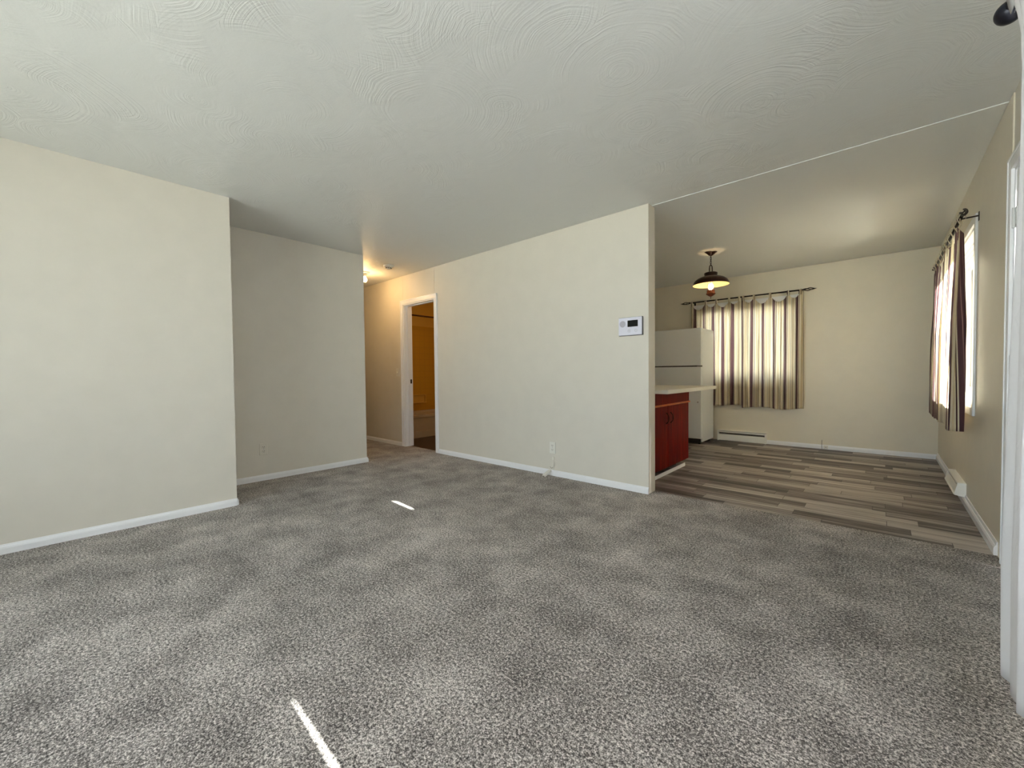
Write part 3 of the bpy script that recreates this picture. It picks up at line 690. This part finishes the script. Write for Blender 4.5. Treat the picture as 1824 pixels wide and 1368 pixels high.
for x in (-1.619, -1.557):
    bm = bmesh.new(); torus(bm, (x, YC-.0265, 1.390), .0115, .0013, 24, 6); b_ = lb('button', bm, 'plastic_grey', t)
    if x < -1.6:
        bm = bmesh.new(); torus(bm, (x, YC-.0265, 1.390), .004, .0009, 14, 6); box(bm, x-.0008, x+.0008, YC-.0275, YC-.0258, 1.390, 1.397)
    else:
        bm = bmesh.new(); torus(bm, (x, YC-.0265, 1.390), .0048, .0009, 6, 6)
    link('button_symbol', bm, 'plastic_grey', b_)
lb('indicator', B((-1.528, -1.526, YC-.0268, YC-.0255, 1.382, 1.386)), 'plastic_grey', t)

# loose phone/cable wire and fallen raceway cover
t = thing('loose_wire', 'thin white wire with a small plug looping down the middle wall', 'wire', (-2.45, YC, .06))
lb('clip', B((-2.458, -2.446, YC-.012, YC, .160, .192)), 'cord', t, bevel=.002)
bm = bmesh.new(); y = YC-.008
tube(bm, [(-2.452, y, .162), (-2.449, y, .145), (-2.448, y, .12), (-2.449, y, .09), (-2.447, y-.003, .062)], .0022, 6)
tube(bm, [(-2.450, y, .150), (-2.437, y, .138), (-2.428, y, .125), (-2.430, y, .110), (-2.442, y, .098)], .0018, 6)
tube(bm, [(-2.447, y, .110), (-2.446, y-.004, .085), (-2.443, y-.006, .062)], .0045, 6)
lb('wire', bm, 'cord', t, smooth=True)
bm = bmesh.new(); tube(bm, [(-2.452, y, .088), (-2.468, y-.006, .074), (-2.482, y-.004, .082), (-2.492, y, .086)], .0015, 6); lb('bare_end', bm, 'slot', t)
# raceway channel: U profile leaning from the baseboard to the carpet
def channel(p0, p1, w_, h_, th):
    p0, p1 = Vector(p0), Vector(p1); d = (p1-p0).normalized(); s = d.cross(Vector((0, 0, 1))).normalized(); n = s.cross(d).normalized()
    pr_ = [(-w_, 0), (-w_, h_), (w_, h_), (w_, 0), (w_-th, 0), (w_-th, h_-th), (-w_+th, h_-th), (-w_+th, 0)]
    bm = bmesh.new(); A = [bm.verts.new(p0+s*a+n*b) for a, b in pr_]; Bv = [bm.verts.new(p1+s*a+n*b) for a, b in pr_]
    for k in range(8): bm.faces.new((A[k], A[(k+1) % 8], Bv[(k+1) % 8], Bv[k]))
    for Q in (A, Bv):
        for q in ((0, 1, 6, 7), (1, 2, 5, 6), (2, 3, 4, 5)): bm.faces.new([Q[i] for i in q])
    bmesh.ops.recalc_face_normals(bm, faces=bm.faces); return bm
tag(link('raceway_cover', channel((-2.478, YC-.022, .045), (-2.490, YC-.118, .002), .017, .018, .002), 'plastic'), 'white plastic cord cover piece fallen against the middle baseboard', 'cord cover')
# phone jack on back wall
t = thing('phone_jack', 'tiny white phone jack on the back dining baseboard', 'phone jack', (-.540, YD-.012, .03))
lb('jack_box', B((-.562, -.515, YD-.030, YD-.013, .008, .052)), 'plastic', t, bevel=.003)
lb('socket', B((-.546, -.532, YD-.0315, YD-.029, .022, .034)), 'plastic_grey', t)
bm = bmesh.new(); tube(bm, [(-.582, YD-.003, .12), (-.583, YD-.004, .07), (-.582, YD-.018, .05), (-.580, YD-.018, .004)], .0022, 6); lb('wire', bm, 'slot', t)

# ------------------------------------------------------------------ pendant lamp
PX, PY = -1.502, 5.160
HC = H-.009
t = thing('pendant_lamp', 'dark bronze pendant lamp with wide shade and lit bulb, hung on a chain', 'pendant lamp', (PX, PY, HC))
dv = math.atan2(rt.y, rt.x)
bm = bmesh.new(); n = 48; rings = []
for j in range(7):
    s = j/6; ring = []
    for k in range(n):
        a = 2*PI*k/n; lobe = .45+.55*abs(math.cos(a-dv))**1.2
        r = (.012+.058*s**.7)*(lobe if s > .15 else 1); z = HC-.042*(1-s)**1.5-.001
        ring.append(bm.verts.new((PX+r*math.cos(a), PY+r*math.sin(a), z)))
    rings.append(ring)
for a, b in zip(rings, rings[1:]):
    for k in range(n): bm.faces.new((a[k], a[(k+1) % n], b[(k+1) % n], b[k]))
bm.faces.new(rings[0]); bm.faces.new(rings[-1][::-1]); bmesh.ops.recalc_face_normals(bm, faces=bm.faces)
lb('ceiling_canopy', bm, 'bronze', t, smooth=True)
bm = bmesh.new(); zc = 2.382; k = 0
while zc > 2.285:
    torus(bm, (PX, PY, zc), .0085, .0026, 14, 6, stretch=1.7, rotz=dv+(.35 if k % 2 else 1.4)); zc -= .0235; k += 1
lb('chain', bm, 'iron', t, smooth=True)
bm = bmesh.new(); c_, s_ = math.cos(dv), math.sin(dv)
pts = [(-.048, 2.172), (-.018, 2.175), (-.017, 2.23), (-.014, 2.265), (-.006, 2.278), (.006, 2.278), (.014, 2.265), (.017, 2.23), (.018, 2.175), (.048, 2.172)]
tube(bm, [(PX+a*c_, PY+a*s_, z) for a, z in pts], .0055, 8); lb('hanging_loop', bm, 'iron', t, smooth=True)
outer = [(.050, 2.160), (.050, 2.194), (.060, 2.194), (.070, 2.190), (.072, 2.180), (.068, 2.160), (.076, 2.148), (.110, 2.140), (.145, 2.125), (.172, 2.104), (.186, 2.082), (.192, 2.060), (.196, 2.050)]
inner = [(.193, 2.050), (.188, 2.062), (.180, 2.082), (.166, 2.101), (.142, 2.119), (.108, 2.132), (.060, 2.140), (.050, 2.142)]
bm = bmesh.new(); lathe(bm, outer+[(.193, 2.050)], 64, (PX, PY)); sh = lb('lamp_shade', bm, 'bronze', t, smooth=True)
bm = bmesh.new(); lathe(bm, inner, 64, (PX, PY)); link('shade_lining', bm, 'shade_in', sh, smooth=True)
bm = bmesh.new()
lathe(bm, [(0, 1.912), (.010, 1.914), (.030, 1.926), (.050, 1.942), (.052, 1.948), (.044, 1.954), (.042, 1.975), (.043, 1.984), (.038, 1.984), (.036, 1.975), (.034, 1.958), (0, 1.955)], 40, (PX, PY))
for k in range(14):
    a = 2*PI*k/14; c = Vector((PX+.0405*math.cos(a), PY+.0405*math.sin(a), 1.984)); e = Vector((-math.sin(a), math.cos(a), 0))*.006; o = Vector((math.cos(a), math.sin(a), 0))*.002
    q = [bm.verts.new(v) for v in (c-e-o, c+e-o, c+e+o, c-e+o)]; tp = bm.verts.new(c+Vector((0, 0, .011)))
    for i in range(4): bm.faces.new((q[i], q[(i+1) % 4], tp))
lb('lamp_cup', bm, 'cup', t)
bm = bmesh.new(); tube(bm, [(PX, PY, 1.914), (PX, PY, 1.904), (PX, PY, 1.898), (PX, PY, 1.890)], [.003, .003, .005, .002], 10); lb('finial', bm, 'cup', t, smooth=True)
for k in range(3):
    a = dv+.5+2*PI*k/3; bm = bmesh.new()
    tube(bm, [(PX+.036*math.cos(a), PY+.036*math.sin(a), 1.97), (PX+.034*math.cos(a), PY+.034*math.sin(a), 2.06), (PX+.03*math.cos(a), PY+.03*math.sin(a), 2.14)], .0022, 6); lb('support_wire', bm, 'iron', t)
bm = bmesh.new(); lathe(bm, [(0, 1.965), (.012, 1.968), (.013, 1.985), (.020, 2.000), (.029, 2.020), (.030, 2.036), (.024, 2.053), (.012, 2.064), (0, 2.067)], 28, (PX, PY)); lb('bulb', bm, 'bulb', t, smooth=True)
def point(name, loc, e, col, r):
    d = bpy.data.lights.new(name, 'POINT'); d.energy = e; d.color = col; d.shadow_soft_size = r
    o = bpy.data.objects.new(name, d); C.objects.link(o); o.location = loc; return o
point('pendant_light', (PX, PY, 2.075), .24, (1, .66, .32), .02)

# ------------------------------------------------------------------ hall lamp, smoke alarm
HX, HYY = -5.27, 2.852
t = thing('ceiling_lamp', 'bare lit bulb in a porcelain holder on the hall ceiling', 'ceiling lamp', (HX, HYY, H))
bm = bmesh.new(); lathe(bm, [(0, H-.020), (.03, H-.022), (.058, H-.014), (.064, H-.006), (.064, H), (0, H)], 36, (HX, HYY)); lb('holder_base', bm, 'plastic', t, smooth=True)
bm = bmesh.new(); lathe(bm, [(0, H-.052), (.022, H-.052), (.024, H-.020), (0, H-.018)], 28, (HX, HYY)); lb('socket', bm, 'plastic', t, smooth=True)
bm = bmesh.new(); lathe(bm, [(0, H-.135), (.018, H-.130), (.029, H-.112), (.030, H-.098), (.024, H-.078), (.015, H-.062), (.013, H-.050), (0, H-.050)], 28, (HX, HYY)); lb('bulb', bm, 'bulb_hall', t, smooth=True)
bm = bmesh.new(); tube(bm, [(HX+.02, HYY+.01, H-.03), (HX+.055, HYY+.03, H-.045), (HX+.075, HYY+.04, H-.05)], .0012, 5); lb('pull_chain', bm, 'chrome', t)
point('hall_light', (HX, HYY, H-.17), .9, (1, .62, .26), .03)
SX, SY = -4.73, 2.89
t = thing('smoke_alarm', 'round white smoke alarm on the ceiling at the hall entrance', 'smoke alarm', (SX, SY, H))
bm = bmesh.new(); lathe(bm, [(0, H-.030), (.050, H-.030), (.064, H-.024), (.067, H-.012), (.067, H), (0, H)], 40, (SX, SY)); lb('housing', bm, 'plastic', t, smooth=True)
bm = bmesh.new(); lathe(bm, [(0, H-.050), (.026, H-.049), (.036, H-.042), (.038, H-.030), (0, H-.030)], 32, (SX, SY)); cg = lb('sensor_cage', bm, 'plastic', t, smooth=True)
bm = bmesh.new()
for k in range(10):
    a = 2*PI*k/10; c = Vector((SX+.036*math.cos(a), SY+.036*math.sin(a), H-.037)); e = Vector((-math.sin(a), math.cos(a), 0))*.006; o = Vector((math.cos(a), math.sin(a), 0))*.0025
    vs8 = [bm.verts.new(c+e*i+o*j_+Vector((0, 0, k_*.004))) for i in (-1, 1) for j_ in (-1, 1) for k_ in (-1, 1)]
    for f in ((0, 1, 3, 2), (4, 6, 7, 5), (0, 4, 5, 1), (2, 3, 7, 6), (0, 2, 6, 4), (1, 5, 7, 3)): bm.faces.new([vs8[i] for i in f])
bmesh.ops.recalc_face_normals(bm, faces=bm.faces); link('vent_slots', bm, 'slot', cg)

# ------------------------------------------------------------------ bathroom
struct('wall_bathroom_tile', B((-6.37, -6.358, YCB, 4.97, .30, 1.925), (-6.37, -5.55, 4.958, 4.97, .30, 1.925)), 'tile')
t = thing('bathtub', 'enamelled bathtub seen through the bathroom doorway', 'bathtub', (-5.98, 4.2, 0))
T0, T1, TY0, TY1, TZ = -6.356, -5.60, YCB+.002, 4.956, .378
bm = bmesh.new()
def ring(x0, x1, y0, y1, z, r, n=6):
    out = []
    for cx, cy, a0 in ((x1-r, y1-r, 0), (x0+r, y1-r, PI/2), (x0+r, y0+r, PI), (x1-r, y0+r, 3*PI/2)):
        for k in range(n+1):
            a = a0+PI/2*k/n; out.append(bm.verts.new((cx+r*math.cos(a), cy+r*math.sin(a), z)))
    return out
rs = [ring(T0, T1-.012, TY0, TY1, .0, .004), ring(T0, T1-.012, TY0, TY1, TZ-.055, .004), ring(T0, T1, TY0, TY1, TZ-.050, .006), ring(T0, T1, TY0, TY1, TZ-.006, .006), ring(T0+.006, T1-.006, TY0+.006, TY1-.006, TZ, .01),
      ring(T0+.07, T1-.07, TY0+.09, TY1-.09, TZ, .12), ring(T0+.09, T1-.09, TY0+.11, TY1-.11, TZ-.03, .12), ring(T0+.13, T1-.13, TY0+.17, TY1-.17, .08, .12)]
for a, b in zip(rs, rs[1:]):
    n = len(a)
    for k in range(n): bm.faces.new((a[k], a[(k+1) % n], b[(k+1) % n], b[k]))
bm.faces.new(rs[-1]); bmesh.ops.recalc_face_normals(bm, faces=bm.faces)
lb('tub_shell', bm, 'tub', t)
lb('apron_skirt', B((T1-.013, T1-.004, TY0, TY1, 0, .108)), 'tub', t, bevel=.003)
bm = B((-6.358, -6.290, 4.15, 4.595, .512, .530), (-6.358, -6.345, 4.15, 4.595, .530, .665), (-6.358, -6.310, 4.580, 4.595, .530, .665), (-6.358, -6.315, 4.15, 4.580, .653, .665))
tag(link('soap_shelf', bm, 'soap', bevel=.003), 'yellow tiled soap shelf set in the wall above the bathtub', 'shelf')
t = thing('shower_rod', 'dark shower rod across the bathroom doorway view above the tub', 'shower rod', (-5.62, 4.2, 1.99))
bm = bmesh.new(); tube(bm, [(-5.62, YCB, 1.993), (-5.62, 4.958, 1.993)], .013, 12); lb('rod', bm, 'rod_bath', t, smooth=True)
for y in (YCB+.004, 4.954):
    bm = bmesh.new(); tube(bm, [(-5.62, y-.004, 1.993), (-5.62, y+.004, 1.993)], .03, 16); lb('flange', bm, 'rod_bath', t, smooth=True)
t = thing('hand_shower', 'chrome shower head on the far end wall over the bathtub', 'shower head', (-5.98, 4.97, 1.98))
bm = bmesh.new(); tube(bm, [(-5.98, 4.957, 1.98), (-5.98, 4.90, 1.98), (-5.98, 4.84, 1.95)], .009, 10); lb('arm', bm, 'chrome', t, smooth=True)
bm = bmesh.new(); tube(bm, [(-5.98, 4.85, 1.955), (-5.98, 4.83, 1.94), (-5.98, 4.80, 1.915), (-5.98, 4.79, 1.908)], [.012, .016, .038, .038], 20); lb('head', bm, 'chrome', t, smooth=True)
t = thing('vanity_lamp', 'small wall lamp of the bathroom on the wall shared with the kitchen', 'wall lamp', (-4.2, 4.3, 2.15))
lb('backplate', B((-4.215, -4.2, 4.1, 4.5, 2.10, 2.20)), 'chrome', t, bevel=.003)
bm = bmesh.new(); bmesh.ops.create_uvsphere(bm, u_segments=20, v_segments=12, radius=.05); bmesh.ops.translate(bm, verts=bm.verts, vec=(-4.265, 4.3, 2.15)); lb('bulb', bm, 'bulb_hall', t, smooth=True)
point('bathroom_light', (-4.40, 4.3, 2.15), .65, (1, .58, .18), .05)
